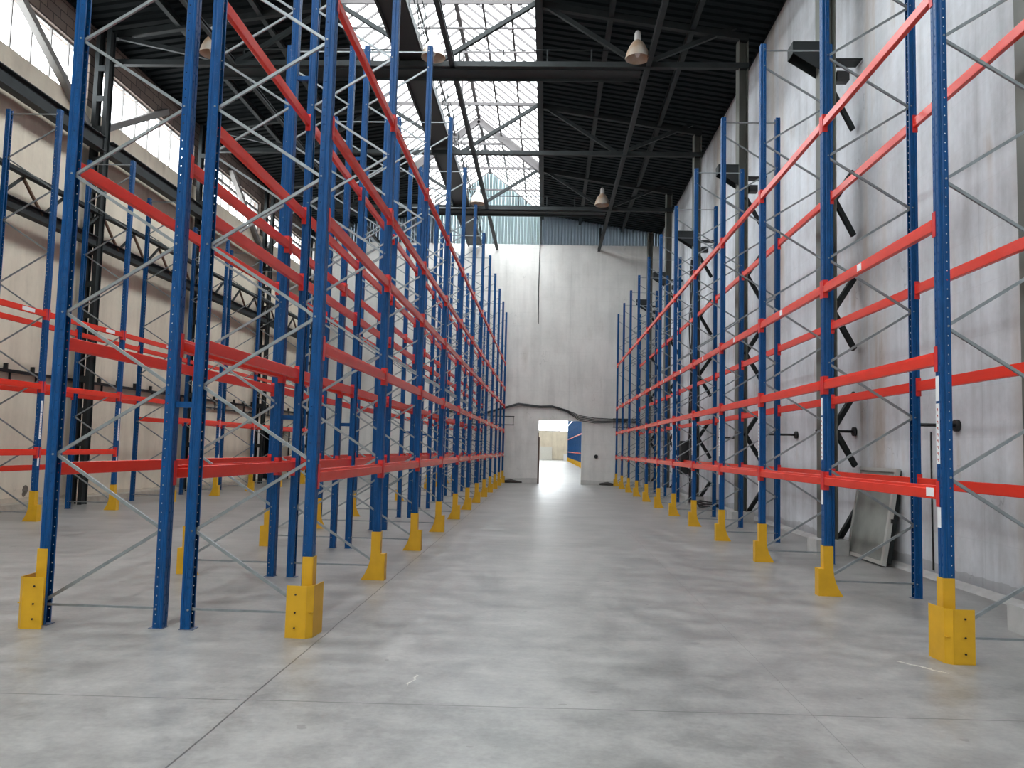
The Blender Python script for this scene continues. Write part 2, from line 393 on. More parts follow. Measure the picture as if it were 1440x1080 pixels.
# ------------------------------------------------------------------ next hall beyond the doorway
NX0, NX1, NH = -8.0, 9.0, 10.5
b = MB(); b.box(NX0 - .3, NX0, YE + .3, NHY, 0, NH); b.box(NX1, NX1 + .3, YE + .3, NHY, 0, NH)
struct(b.obj('wall_next_hall_sides', WALLL))
b = MB(); b.box(NX0 - .3, NX1 + .3, NHY, NHY + .3, 0, 4.35); b.box(NX0 - .3, NX1 + .3, NHY, NHY + .3, 6.6, NH)
struct(b.obj('wall_next_hall_end', WALLL))
struct(MB().box(NX0 - .3, NX1 + .3, YE + .3, YE + .6, 11.0, NH + .6).obj('wall_next_hall_gable', WALLE))
b = MB(); b.box(NX0 - .3, -1.6, YE + .3, NHY + .3, NH, NH + .2); b.box(1.6, NX1 + .3, YE + .3, NHY + .3, NH, NH + .2)
b.box(-1.6, 1.6, YE + .3, YE + 3, NH, NH + .2); b.box(-1.6, 1.6, NHY - 2, NHY + .3, NH, NH + .2)
struct(b.obj('ceiling_next_hall', DECK))
b = MB()
x = NX0
while x <= NX1: b.box(x - .04, x + .04, NHY + .1, NHY + .18, 4.35, 6.6); x += 1.0
b.box(NX0, NX1, NHY + .1, NHY + .18, 4.35, 4.45); b.box(NX0, NX1, NHY + .1, NHY + .18, 6.5, 6.6)
w = struct(b.obj('window_9', WINFR)); MB().box(NX0, NX1, NHY + .2, NHY + .21, 4.35, 6.6).obj('glass', GLASS, w)
b = MB(); y = YE + 3
while y < NHY - 2: b.box(-1.6, 1.6, y - .04, y + .04, NH, NH + .1); y += 2.0
w = struct(b.obj('window_10', BARS)); MB().box(-1.6, 1.6, YE + 3, NHY - 2, NH + .12, NH + .13).obj('glass', GLASS, w)  # unseen roof glazing, added and sized to let daylight into the next hall

# ------------------------------------------------------------------ pallet racking
P = 2.8; TOP = 7.74; PW = .10; FD = 1.066
def post_mesh():
    bm = bmesh.new()
    def strip(pt, u0, u1, uc, r, hz, z0=0.0, pitch=.075):
        nn = int(TOP / pitch); ph = TOP / nn
        for k in range(nn):
            a, c = k * ph, (k + 1) * ph; m = (a + c) / 2
            O = [pt(u0, a), pt(u1, a), pt(u1, c), pt(u0, c)]
            I = [pt(uc, m - hz), pt(uc + r, m), pt(uc, m + hz), pt(uc - r, m)]
            O = [bm.verts.new(p) for p in O]; I = [bm.verts.new(p) for p in I]
            bm.faces.new((O[0], O[1], I[1], I[0])); bm.faces.new((O[1], O[2], I[2], I[1]))
            bm.faces.new((O[2], O[3], I[3], I[2])); bm.faces.new((O[3], O[0], I[0], I[3]))
    fr = lambda u, z: (0.0, u, z)
    strip(fr, -.046, -.006, -.026, .006, .015); strip(fr, .006, .046, .026, .006, .015)
    for y in (-.05, .05):
        strip(lambda u, z, y=y: (u, y, z), .045, .092, .07, .0065, .0075)
    def flat(pts):
        a = [bm.verts.new((x, y, 0)) for x, y in pts]; c = [bm.verts.new((x, y, TOP)) for x, y in pts]
        for i in range(len(pts) - 1): bm.faces.new((a[i], a[i + 1], c[i + 1], c[i]))
    flat([(0, -.006), (.006, -.003), (.006, .003), (0, .006)])      # stiffening groove in the face
    for s in (-1, 1):
        flat([(0, s * .046), (.004, s * .05), (.022, s * .05), (.027, s * .045), (.040, s * .045), (.045, s * .05)])
        flat([(.092, s * .05), (.1, s * .046), (.1, s * .028)])
    bmesh.ops.remove_doubles(bm, verts=bm.verts[:], dist=.0004)
    bmesh.ops.recalc_face_normals(bm, faces=bm.faces)
    bmesh.ops.solidify(bm, geom=bm.faces[:], thickness=.0022)
    bmesh.ops.scale(bm, vec=(.82, 1, 1), verts=bm.verts[:])
    m = MB(); m.bm.free(); m.bm = bm; return m.mesh('rack_post', BLUE)
POST = post_mesh()
FOOT = MB().box(-.006, .112, -.056, .056, 0, .005).mesh('foot_plate', mat('worn_foot_plate', (.10, .13, .20), .6))
HSPAN = FD - 2 * .06
def brace_mesh(dz):
    m = MB(); a = Vector((.06, 0, 0)); c = Vector((FD - .06, 0, dz))
    m.bar(a, c, .022, .025 if dz else .018)
    for p in (a, c): m.tube([(p.x, -.056, p.z), (p.x, .056, p.z)], .009, 6)
    return m.mesh('diagonal_brace' if dz else 'horizontal_brace', GALV)
B_UP, B_DN, B_H = brace_mesh(.6), brace_mesh(-.6), brace_mesh(0)
def guard_corner():     # heavy folded guard at the head of a row
    m = MB(); t = .006; h = .41
    pl = [(.15, -.20), (-.015, -.21), (-.06, -.17), (-.075, .06)]
    for (ax, ay), (bx, by) in zip(pl, pl[1:]): m.bar((ax, ay, h / 2), (bx, by, h / 2), t, h)
    m.bar((-.012, -.052, .31), (-.012, .05, .31), t, .62); m.bar((-.012, -.056, .31), (.075, -.056, .31), t, .62)
    m.box(-.075, .0, .03, .036, .05, .09); m.box(-.06, -.012, -.2, -.05, .2, .206); m.box(.07, .076, -.2, -.056, .18, .22)
    me = m.mesh('post_guard', YEL); return me
BOLT_A = MB().tube([(.075, -.215, 0), (.075, -.203, 0)], .008, 6).mesh('bolt', BLACK)
def guard_flared():
    bm = bmesh.new(); y = -.062
    pts = [(-.07, 0), (.20, 0), (.155, .07), (.12, .15), (.10, .22), (.092, .30), (.092, .55), (-.012, .55), (-.012, .30), (-.07, .30)]
    f = bm.faces.new([bm.verts.new((x, y, z)) for x, z in pts])
    f = bm.faces.new([bm.verts.new(p) for p in ((-.07, y, 0), (-.07, y, .30), (-.07, .07, .30), (-.07, .07, 0))])
    f = bm.faces.new([bm.verts.new(p) for p in ((-.012, y, .28), (-.012, y, .55), (-.012, .052, .55), (-.012, .052, .28))])
    f = bm.faces.new([bm.verts.new(p) for p in ((-.07, y, .30), (-.012, y, .30), (-.012, .052, .30), (-.07, .052, .30))])
    bmesh.ops.remove_doubles(bm, verts=bm.verts[:], dist=.0005)
    bmesh.ops.recalc_face_normals(bm, faces=bm.faces)
    bmesh.ops.solidify(bm, geom=bm.faces[:], thickness=.005)
    m = MB(); m.bm.free(); m.bm = bm; return m.mesh('post_guard', YEL)
G_COR, G_FLA = guard_corner(), guard_flared()
MIRY = {}
def mirrored(me):       # a guard for the rows that face the other way: same side towards the camera
    if me.name not in MIRY:
        c = me.copy(); c.transform(Matrix.Scale(-1, 4, (0, 1, 0))); c.flip_normals(); MIRY[me.name] = c
    return MIRY[me.name]
def strip_mesh(z0, z1, name='label_strip', m=WHITE):
    return MB().box(-.004, -.001, -.012, .044, z0, z1).mesh(name, m)
STRIPS = [strip_mesh(1.5, 1.98), strip_mesh(2.0, 2.2), strip_mesh(1.0, 1.16)]
INK = MB()
for z in [1.53 + .05 * k for k in range(9)]:
    INK.box(-.0055, -.004, .008, .026, z, z + .012); INK.box(-.0055, -.004, .008, .014, z - .012, z)
INK = INK.mesh('printed_characters', INKR)
HAZS = MB().box(-.005, -.0015, -.048, .048, .56, 2.25).mesh('hazard_tape', HAZ)
SHORT = {}
def make_frame(xf, y, rz, label, group, strips=False, hazard=False, small=False):
    fr = empty('rack_frame', (xf, y, 0), label, 'rack frame', group, rz)
    ps = []
    for x, r in ((0, 0), (FD, math.pi)):
        p = put(POST, 'post', fr, (x, 0, .004), r); ps.append(p)
        put(FOOT, 'foot_plate', fr, (x, 0, 0), r)
    z = .2; up = True
    for k in range(12):
        put(B_UP if up else B_DN, 'diagonal_brace', fr, (0, 0, z if up else z + .6)); z += .6; up = not up
    put(B_H, 'horizontal_brace', fr, (0, 0, .16)); put(B_H, 'horizontal_brace', fr, (0, 0, 7.66))
    if strips:
        for k, s in enumerate(STRIPS):
            q = put(s, 'label_strip', ps[0], (0, 0, 0), 0); q['label'] = 'white location label'
        put(INK, 'printed_characters', ps[0])
    if hazard: put(HAZS, 'hazard_tape', ps[0])['label'] = 'black and yellow hazard tape'
    return fr
def beam_profile():
    return [(.010, .051), (.010, .029), (-.001, .029), (-.004, .026), (-.004, -.050), (.001, -.055), (.040, -.055), (.045, -.050), (.045, .050), (.040, .055), (.014, .055)]
BEAM = MB().prism_y(beam_profile(), .057, P - .057).mesh('pallet_beam', RED)
def conn(s):
    m = MB(); y0 = .0525 if s > 0 else P - .0575
    m.box(-.008, .05, y0, y0 + .005, -.11, .095)
    f0 = .004 if s > 0 else P - .0575
    m.box(-.008, -.003, f0, f0 + .0535, -.11, .095)
    return m.mesh('end_connector', REDC)
CN0, CN1 = conn(1), conn(-1)
def beam_label(y, w, z=-.0, h=.07):
    return MB().box(-.0065, -.004, y, y + w, z - h / 2, z + h / 2).mesh('beam_label', WHITE)
BL_MID, BL_END, BL_WIDE = beam_label(1.6, .11), beam_label(.10, .13), beam_label(.40, .36)
N_BEAM = 0
def make_beam(xf, y0, z, rz, label, group, lab=None):
    """beam on the outer face of a row; y0 is the near post of the bay"""
    global N_BEAM; N_BEAM += 1
    o = put(BEAM, 'pallet_beam', None, (xf, y0 if rz == 0 else y0 + P, z), rz); tag(o, label, 'pallet beam', group)
    put(CN0, 'end_connector', o); put(CN1, 'end_connector', o)
    if lab:
        for l in lab: put(l, 'beam_label', o)['label'] = 'white sticker'
    return o
def guard(xf, y, rz, label, group, corner=False):
    me = G_COR if corner else G_FLA
    o = put(me if rz == 0 else mirrored(me), 'post_guard', None, (xf, y, 0), rz); tag(o, label, 'post guard', group)
    if corner:
        for z in (.08, .2, .34): put(BOLT_A if rz == 0 else mirrored(BOLT_A), 'bolt', o, (0, 0, z))
    return o
LVN = ['lowest', 'second', 'third', 'fourth', 'top']
def bay_txt(n): return 'nearest bay' if n == 0 else '%s bay from the camera' % ORD[n]
def lvl_txt(k, total): return 'lowest' if k == 0 else ('topmost' if k == total - 1 else ORD[k] + '-level')
def row(name, xf, rz, y0, nfr, facing, blank, levels_f, levels_b, aisle_label, strips=False, haz=(), labs=None, nb=None, pitch=P, guards=True, offn=0):
    """xf = aisle face; rz=0 rack lies towards +x, rz=pi towards -x"""
    s = 1 if rz == 0 else -1
    for n in range(nfr):
        y = y0 + n * pitch
        nm = 'nearest' if n == 0 else '%s' % ORD[n]
        tail = 'at its near end' if n == 0 else ('by the back wall' if n == nfr - 1 and blank else 'counted from the near end')
        lab = ('%s blue rack frame in the %s, %s' % (nm, name, tail)).capitalize()
        make_frame(xf, y, rz, lab, 'rack frames of the ' + name, strips, n in haz)
        if guards: guard(xf, y, rz, ('%s yellow steel guard on the %s of the %s' % (nm, aisle_label, name)).capitalize(), 'yellow post guards of the ' + name, corner=(n == 0 and blank))
    for n in range(nfr - 1):
        if nb is not None and n >= nb: break
        y = y0 + n * pitch
        lf = levels_f(n); lb = levels_b(n)
        for k, z in enumerate(lf):
            lb_ = labs(n, k) if labs else None
            make_beam(xf, y, z, rz, ('%s red beam, front of the %s, %s' % (lvl_txt(k, len(lf)), name, bay_txt(n))).capitalize(), 'beams on the aisle side of the ' + name, lb_)
        for k, z in enumerate(lb):
            make_beam(xf + s * FD, y, z, 0 if rz else math.pi, ('%s red beam, rear of the %s, %s' % (lvl_txt(k, len(lb)), name, bay_txt(n))).capitalize(), 'beams on the rear side of the ' + name)
YR, YL = 6.76, 6.87
LR = [1.276, 2.35, 3.45, 5.39]; LL = [1.276, 2.35, 3.45, 4.25, 5.39]; L2L = [1.276, 2.35, 3.90]
row('right rack row', 3.12, 0, YR, 12, 'left', True, lambda n: LR, lambda n: LR, 'aisle legs', True, (6, 9),
    lambda n, k: [BL_MID, ] if k == 2 else ([BL_END] if (n == 0 and k == 0) else None))
row('left aisle rack row', -1.887, math.pi, YL, 12, 'right', True, lambda n: LL, lambda n: LL, 'aisle legs')
row('middle-left rack row', -4.168, 0, YL, 12, 'left', True, lambda n: L2L, lambda n: L2L, 'left-hand legs', nb=9)
# far-left row, seen through the others
Y3, P3 = 12.21, 2.82
def l3f(n): return ([1.26] if n <= 1 else [.94]) + ([2.47] if n <= 2 else [2.06]) + [3.82]
def l3b(n): return [.92] + ([2.47] if n <= 2 else [2.06]) + [3.82]
row('far-left rack row', -9.32, math.pi, Y3, 9, 'right', False, l3f, l3b, 'aisle legs', True, (), lambda n, k: [BL_WIDE] if k == 2 else None, pitch=P3)
# spacers tying the two left rows together
SP = MB().bar((-.125 + .051, 0, 0), (.125 - .051, 0, 0), .04, .05).box(-.077, -.072, -.03, .03, -.04, .04).box(.072, .077, -.03, .03, -.04, .04).mesh('row_spacer', BLUE)
for n in range(12):
    for k, z in enumerate((1.84, 5.95)):
        o = put(SP, 'row_spacer', None, (-3.0275, YL + n * P, z))
        tag(o, '%s blue spacer tying the two left rack rows, %s frame from the near end' % (('Lower', 'Upper')[k], ORD[n]), 'spacer bar', 'spacers between the left rack rows')

# racks of the next hall seen through the doorway: too small for parts
m = MB()
for x in (0, FD): m.box(x - .05, x + .05, -.05, .05, 0, TOP)
for k in range(12): m.bar((0, 0, .2 + .6 * k), (FD, 0, .8 + .6 * k) if k % 2 == 0 else (FD, 0, -.4 + .6 * k + .6), .03, .035)
m.box(-.07, .05, -.06, .07, 0, .5, 1)
FARF = m.mesh('rack_frame', BLUE, YEL)
FY0 = 71.0
for n in range(18):
    o = put(FARF, 'rack_frame', None, (3.12, FY0 + n * P, 0)); tag(o, 'Blue rack frame in the next hall, %s seen through the doorway' % (ORD[n] if n < 16 else ('second from last', 'last')[n - 16]), 'rack frame', 'rack frames in the next hall')
m = MB()
for n in range(17):
    for z in (1.28, 3.0, 5.0):
        for x in (3.09, 3.12 + FD): m.box(x, x + .05, FY0 + n * P + .06, FY0 + (n + 1) * P - .06, z - .06, z + .06)
for n in (9, 10):
    for z in L2L:
        for x in (-4.172, -3.147): m.box(x, x + .05, YL + n * P + .06, YL + (n + 1) * P - .06, z - .055, z + .055)
tag(m.obj('distant_beams', RED), 'Small distant red beams of the racks seen through the doorway and far left', 'pallet beam', kind='stuff')

# ------------------------------------------------------------------ right-hand laced steel columns
def right_column(y, idx, cables=False):
    near = ['nearest', 'second', 'third', 'fourth', 'fifth', 'sixth'][idx]
    c = empty('steel_column', (0, 0, 0), '%s grey laced steel column on the right wall, counted from the camera' % near.capitalize(), 'column', 'steel columns on the right wall')
    x0, x1 = 4.40, 4.62; yw = .175
    m = MB(); m.box(x0, x0 + .015, y - yw, y + yw, .24, 11.45); m.box(x1 - .015, x1, y - yw, y + yw, .24, 11.45); m.box(x0 + .015, x1 - .015, y - .01, y + .01, .24, 11.45)
    m.obj('shaft', COLST, c)
    for z in (7.0, 5.2, 3.3, 1.4):
        MB().bar((4.6, y, z + .62), (5.02, y + .19, z), .05, .09).obj('lacing_bar', DARKST, c)
        MB().bar((4.6, y, z - 1.32), (5.02, y + .19, z - .72), .05, .09).obj('lacing_bar', DARKST, c)
    m = MB(); zt, zb = 8.36, 7.92
    m.box(3.93, 4.40, y - .16, y + .16, zt - .02, zt)
    for sy in (-.15, .15):
        bm = m.bm; pr = [(3.93, zt - .02), (3.93, zt - .20), (4.40, zb - .06), (4.40, zt - .02)]
        a = [bm.verts.new((px, y + sy - .006, pz)) for px, pz in pr]; b2 = [bm.verts.new((px, y + sy + .006, pz)) for px, pz in pr]
        for i in range(4): bm.faces.new((a[i], a[(i + 1) % 4], b2[(i + 1) % 4], b2[i]))
        bm.faces.new(a[::-1]); bm.faces.new(b2)
    m.box(3.93, 3.945, y - .15, y + .15, zt - .20, zt - .02)
    m.box(4.62, XR - .02, y - .15, y + .15, zt - .3, zt - .28)
    m.obj('crane_bracket', DARKST, c)
    MB().box(4.66, 4.86, y - .12, y + .06, 7.72, 7.88).obj('bracket_stop', BLACK, c)
    p = MB().box(4.26, 4.76, y - .24, y + .24, 0, .24).obj('column_plinth', PLINTH, c); p['label'] = 'pale concrete plinth'
    return c
RCOL = [7.72, 13.6, 19.55, 25.55, 31.55, 37.3]
for i, y in enumerate(RCOL): right_column(y, i)
# cables down the fourth column
m = MB()
for k in range(4):
    pts = [(4.34 - .03 * (k % 2) + .05 * math.sin(z * 1.7 + k * 2), 25.22 - .035 * k + .03 * math.sin(z * 2.3 + k), z) for z in [.05 + .35 * j for j in range(22)]]
    m.tube(pts, .022, 6)
tag(m.obj('cable_bundle', CABLE), 'Black cable bundle hanging down the fourth column of the right wall', 'cable')
m = MB().box(4.05, 4.32, 25.3, 25.62, .9, 1.9)
o = m.obj('switch_cabinet', DARKST); tag(o, 'Dark switch cabinet on the fourth column of the right wall', 'cabinet')
MB().box(4.07, 4.30, 25.285, 25.3, .93, 1.87).obj('cabinet_door', BLACK, o)
MB().box(4.26, 4.28, 25.27, 25.285, 1.36, 1.46).obj('cabinet_handle', GALV, o)
# coiled cable heap near its foot
m = MB(); pts = [(4.62 + (.30 + .03 * math.sin(k * .7)) * math.cos(k * .42), 23.9 + .5 * math.sin(k * .42), .03 + .004 * k + .02 * math.sin(k * 1.3)) for k in range(48)]
m.tube(pts, .02, 6); tag(m.obj('cable_coil', CABLE), 'Black cable coil on the floor by the fourth right column', 'cable')
# standoff pegs in the right wall
for i, (y, L) in enumerate(((10.5, .52), (13.92, .62), (17.1, .55), (21.8, .6))):
    m = MB(); m.tube([(XR - .03 - L, y, 1.96), (XR - .03, y, 1.96)], .022, 8)
    o = m.obj('wall_peg', BLACK); tag(o, 'Black steel peg projecting from the right wall, %s from the camera' % ORD[i], 'wall peg', 'pegs in the right wall')
    MB().tube([(XR - .05, y, 1.96), (XR - .004, y, 1.96)], .075, 14).obj('wall_disc', BLACK, o)
# framed panel leaning on the right wall
def lean(y, u, v=0.0):   # u: 0 at the floor, 1 at the top
    return Vector((4.80 + (.22) * u - v, y, .02 + 1.37 * u))
m = MB(); ya, yb = 12.15, 13.50
dn = Vector((1.37, 0, -.22)).normalized()
m.bar(lean(ya, 0), lean(ya, 1), .07, .06, dn); m.bar(lean(yb, 0), lean(yb, 1), .05, .05, dn)
m.bar(lean(ya, .02), lean(yb, .02), .05, .05, dn); m.bar(lean(ya, .98), lean(yb, .98), .05, .05, dn)
o = m.obj('framed_panel', mat('panel_frame_steel', (.50, .50, .47), .5, metal=.1)); tag(o, 'Old steel-framed grey panel leaning against the right wall', 'panel')
m = MB(); m.bar((lean((ya + yb) / 2, .03)), (lean((ya + yb) / 2, .97)), yb - ya - .06, .012, dn); m.obj('pane', PANEG, o)
m = MB(); m.bar(lean(12.19, .02, -.07), lean(12.19, .98, -.05), .035, .1, dn); m.obj('side_rail', DARKST, o)
m = MB(); m.box(4.90, 4.94, 12.08, 12.13, .62, .68); m.obj('latch', BLACK, o)
# low concrete kerb along the right wall foot
bmk = MB().prism_y([(XR, 0), (XR - .10, 0), (XR - .07, .03), (XR, .07)], YB, YE); struct(bmk.obj('baseboard_right', PLINTH))
bmk = MB().prism_y([(XL, 0), (XL + .22, 0), (XL + .18, .12), (XL, .14)], YB, LWD[0] - .1); struct(bmk.obj('baseboard_left', mat('beige_kerb', (.45, .41, .34), .8, noise=.2)))
m = MB(); m.tube([(XR - .012, 11.2 + .02 * math.sin(z), z) for z in [.1 + .2 * k for k in range(10)]], .010, 6)
tag(m.obj('wall_wire', CABLE), 'Thin dark wire running down the right wall beside the leaning panel', 'wire')
m = MB(); m.tube([(XR - .012, 15.35, 2.0), (XR - .012, 15.3, 1.5), (XR - .012, 15.33, 1.3), (XR - .012, 14.9, 1.18)], .008, 6)
tag(m.obj('wall_wire', CABLE), 'Short bent wire hanging on the right wall past the second column', 'wire')

# ------------------------------------------------------------------ left-hand columns, braces, crane girders
for i, y in enumerate(COLY[2:]):
    c = empty('steel_column', (0, 0, 0), '%s dark battened steel column on the left wall, counted from the camera' % ORD[i].capitalize(), 'column', 'steel columns on the left wall')
    for x in (-10.74, -11.0): MB().ibeam((x, y - .15, 0), (x, y - .15, 11.4), .10, .24, .012, up=(0, 1, 0)).obj('shaft', DARKST, c)
    z = .6
    while z < 11:
        MB().box(-10.96, -10.78, y - .275, y - .262, z, z + .14).obj('batten', DARKST, c); z += .75
for i, (y, s) in enumerate(((19.25, -1), (19.25, 1), (31.35, -1), (31.35, 1))):
    o = MB().bar((-11.1, y - .15 + s * .14, 8.95), (-11.1, y + s * 3.6, 10.95), .16, .16).obj('knee_brace', WINFR)
    tag(o, 'Grey steel knee brace crossing the high left windows, %s side of the %s left column' % (('near', 'far')[s > 0], ('second', 'fourth')[i // 2]), 'brace', 'knee braces over the left windows')
for i, (a, c2) in enumerate(zip(COLY[2:], COLY[3:])):
    g = empty('crane_girder', (0, 0, 0), 'Rusty lattice crane girder high on the left wall, %s span from the camera' % ORD[i], 'girder', 'crane girders on the left wall')
    a += .0; c2 -= .30
    MB().ibeam((-10.72, a, 8.52), (-10.72, c2, 8.52), .22, .36, .02).obj('top_flange_beam', DARKST, g)
    MB().angle((-10.72, a, 6.80), (-10.72, c2, 6.80), .14, .012).obj('upper_chord', DARKST, g)
    MB().ibeam((-10.72, a, 6.15), (-10.72, c2, 6.15), .20, .24, .016).obj('lower_chord', DARKST, g)
    nn = 4; L = (c2 - a) / nn
    for k in range(nn):
        p, q = (a + k * L, 6.78), (a + (k + .5) * L, 6.2)
        MB().bar((-10.72, p[0], p[1]), (-10.72, q[0], q[1]), .05, .05).obj('web_bar', mat('rusty_steel', (.14, .075, .045), .8) if 'rusty_steel' not in MATS else MATS['rusty_steel'], g)
        MB().bar((-10.72, q[0], q[1]), (-10.72, a + (k + 1) * L, 6.78), .05, .05).obj('web_bar', DARKST, g)
m = MB(); m.box(XL + .02, XL + .12, 8, 37.8, 2.86, 2.92); m.box(XL + .02, XL + .10, 8, 37.8, 2.62, 2.66)
y = 8.5
while y < 37.5: m.box(XL + .03, XL + .11, y, y + .04, 2.92, 3.04); m.box(XL + .02, XL + .06, y + .2, y + .23, 2.6, 2.9); y += .9
tag(m.obj('cable_tray', BLACK), 'Black cable tray with pegs running along the left wall', 'cable tray')
m = MB(); m.tube([(XL + .03, 18.7, z) for z in (1.7, 2.2, 2.6)], .012, 6); tag(m.obj('wall_pipe', CABLE), 'Thin vertical conduit under the cable tray on the left wall', 'pipe')
o = MB().box(XL + .005, XL + .012, 17.55, 17.95, .55, .95).obj('wall_patch', mat('dark_patch', (.10, .085, .07), .9)); bpy.data.objects.remove(o)
# broken hole in the plaster
m = MB()
m.tube([(XL + .001, 17.66, .40), (XL + .006, 17.66, .40)], .10, 9); m.tube([(XL + .001, 17.62, .31), (XL + .005, 17.62, .31)], .065, 7)
struct(m.obj('trim_4', mat('broken_plaster', (.22, .19, .155), .95, noise=.5, nscale=12)))

# ------------------------------------------------------------------ roof trusses
for i, y in enumerate((19.4, 25.4, 31.4)):
    t = empty('roof_truss', (0, 0, 0), '%s dark steel roof truss spanning the hall, counted from the camera' % ORD[i].capitalize(), 'roof truss', 'roof trusses')
    MB().box(-10.9, 4.62, y - .07, y + .07, 10.69, 10.82).obj('bottom_chord', DARKST, t)
    for a, b2 in (((-10.9, 11.42), (-5.35, 12.27)), ((-.4, 12.27), (4.62, 11.44))):
        MB().bar((a[0], y, a[1]), (b2[0], y, b2[1]), .14, .16).obj('top_chord', DARKST, t)
    for a, b2 in (((-10.7, 11.4), (-7.8, 10.76)), ((-7.8, 10.76), (-5.35, 12.3)), ((-5.35, 12.3), (-2.87, 10.76)), ((-2.87, 10.76), (-.4, 12.35)), ((-.4, 12.35), (2.06, 10.76)), ((2.06, 10.76), (4.5, 11.9 - .5 + .4))):
        MB().bar((a[0], y, a[1]), (b2[0], y, b2[1]), .10, .10).obj('diagonal', DARKST, t)
    MB().bar((-5.35, y + .0, 12.33), (-.4, y, 12.33), .06, .10).obj('skylight_tie', BARS, t)
    if i == 2:
        for sx in (ME_L[0], ME_R[0]): MB().bar((RIDGE[0], y, 14.22), (sx, y, 12.27), .16, .24).obj('rafter', BARS, t)
        MB().bar((-4.1, y, 13.3), (-1.64, y, 13.3), .06, .10).obj('collar_tie', BARS, t)
        MB().bar((RIDGE[0], y, 14.1), (RIDGE[0], y, 12.35), .06, .08).obj('king_post', BARS, t)
    elif i == 1:
        MB().bar((RIDGE[0], y, 14.1), (RIDGE[0], y, 12.35), .05, .05).obj('king_post', BARS, t)
# longitudinal members
for x, z, w, h, lab in ((2.25, 10.76, .12, .12, 'Dark steel tie running lengthways below the right roof, beside the lamps'),
                        (-2.45, 10.76, .12, .14, 'Grey steel tie running lengthways below the skylight'),
                        (-7.8, 10.76, .10, .12, 'Dark steel tie running lengthways below the left roof')):
    tag(MB().ibeam((x, 1, z), (x, YE - .03, z), w, h, .02).obj('roof_tie', DARKST), lab, 'roof beam', 'lengthways roof members')
for x, lab in ((-.4, 'Dark edge beam along the right side of the skylight'), (-5.35, 'Dark edge beam along the left side of the skylight')):
    m = MB(); m.box(x - .09, x + .09, YB, YE - .05, 12.16, 12.385)
    tag(m.obj('edge_beam', DARKST), lab, 'roof beam', 'lengthways roof members')
for x, lab in ((1.35, 'Dark purlin under the right roof deck, next to the skylight'), (3.3, 'Dark purlin under the right roof deck, next to the right wall'), (-7.2, 'Dark purlin under the left roof deck, next to the skylight'), (-9.2, 'Dark purlin under the left roof deck, next to the left wall')):
    z = roof_z(x) - .10
    tag(MB().ibeam((x, YB, z), (x, YE - .03, z), .12, .2, .02).obj('purlin', DARKST), lab, 'purlin', 'purlins')
for k, y in enumerate((20.6, 21.9, 23.3, 28.2, 34.0)):
    o = MB().bar((-5.3, y, 12.3), (-.45, y, 12.3), .04, .05).obj('skylight_tie_rod', BARS)
    tag(o, 'Thin tie bar crossing under the skylight, %s counted from the camera' % ORD[k], 'tie rod', 'tie bars below the skylight')
# gable mullions of the back wall
for k, (x, z1) in enumerate(((-.44, 12.2), (-5.35, 12.2), (2.3, 11.8))):
    o = MB().bar((x, YE - .09, 11.0), (x, YE - .09, z1), .10, .08).obj('gable_post', DARKST); tag(o, 'Dark steel post over the back wall, %s' % ('in line with the right skylight edge', 'in line with the left skylight edge', 'under the right roof')[k], 'post', 'gable posts')
# cross catwalks on the first and third truss
for i, y in enumerate((19.47, 31.47)):
    c = empty('catwalk', (0, 0, 0), '%s crossways catwalk with railing on a roof truss' % ('Nearer', 'Farther')[i], 'catwalk', 'crossways catwalks')
    MB().box(-8.4, 2.1, y, y + .5, 10.66, 10.70).obj('deck', DARKST, c)
    MB().box(-8.4, 2.1, y + .46, y + .5, 10.60, 10.78).obj('edge_angle', DARKST, c)
    for z in (11.02, 11.40):
        for xa, xb in ((-7.8, -3.9), (-3.0, 2.0)): MB().tube([(xa, y + .48, z), (xb, y + .48, z)], .016, 6).obj('rail', DARKST, c)
    x = -7.8
    while x < 2.1:
        if not -3.95 < x < -3.0: MB().bar((x, y + .48, 10.7), (x, y + .48, 11.42), .035, .035).obj('railing_post', DARKST, c)
        x += 1.09
c = empty('catwalk', (0, 0, 0), 'Long black catwalk running lengthways beneath the skylight', 'catwalk')
MB().box(-3.76, -3.14, 4, YE - .1, 10.88, 10.92).obj('deck', BLACK, c)
for x in (-3.76, -3.14): MB().bar((x, 4, 10.90), (x, YE - .1, 10.90), .05, .2).obj('side_beam', DARKST if x > -3.5 else BLACK, c)
for z in (11.35, 11.95): MB().tube([(-3.12, 4, z), (-3.12, YE - .3, z)], .014, 6).obj('rail', DARKST, c)
m = MB(); y = 5.0
while y < YE - 2: m.bar((-3.12, y, 10.9), (-3.12, y + .75, 11.95), .02, .02); m.bar((-3.12, y + .75, 11.95), (-3.12, y + 1.5, 10.9), .02, .02); y += 1.5
m.obj('lattice_infill', DARKST, c)

# ------------------------------------------------------------------ pendant high-bay lamps
def lamp(x, y, zr, label, first=[None]):
    o = empty('pendant_lamp', (x, y, zr), label, 'lamp', 'high-bay lamps')
    m = MB(); m.lathe([(.285, 0), (.29, .012), (.285, .02), (.25, .16), (.19, .30), (.12, .40), (.075, .44), (.07, .46)], 28); m.lathe([(.278, .004), (.24, .16), (.18, .30), (.10, .40)], 28)
    m.obj('lamp_shade', LAMPM, o)
    MB().lathe([(.0, .05), (.04, .06), (.065, .13), (.06, .20), (.03, .30), (.0, .31)], 16).obj('bulb', LAMPW, o)
    MB().lathe([(.0, .44), (.075, .44), (.08, .47), (.075, .62), (.05, .67), (.0, .67)], 18).obj('ballast_housing', LAMPW, o)
    MB().tube([(0, 0, .66), (0, .04, .72), (0, .2, .70), (0, .40, .5), (0, .42, .0)], .012, 6).obj('hanger', DARKST, o)
    return o
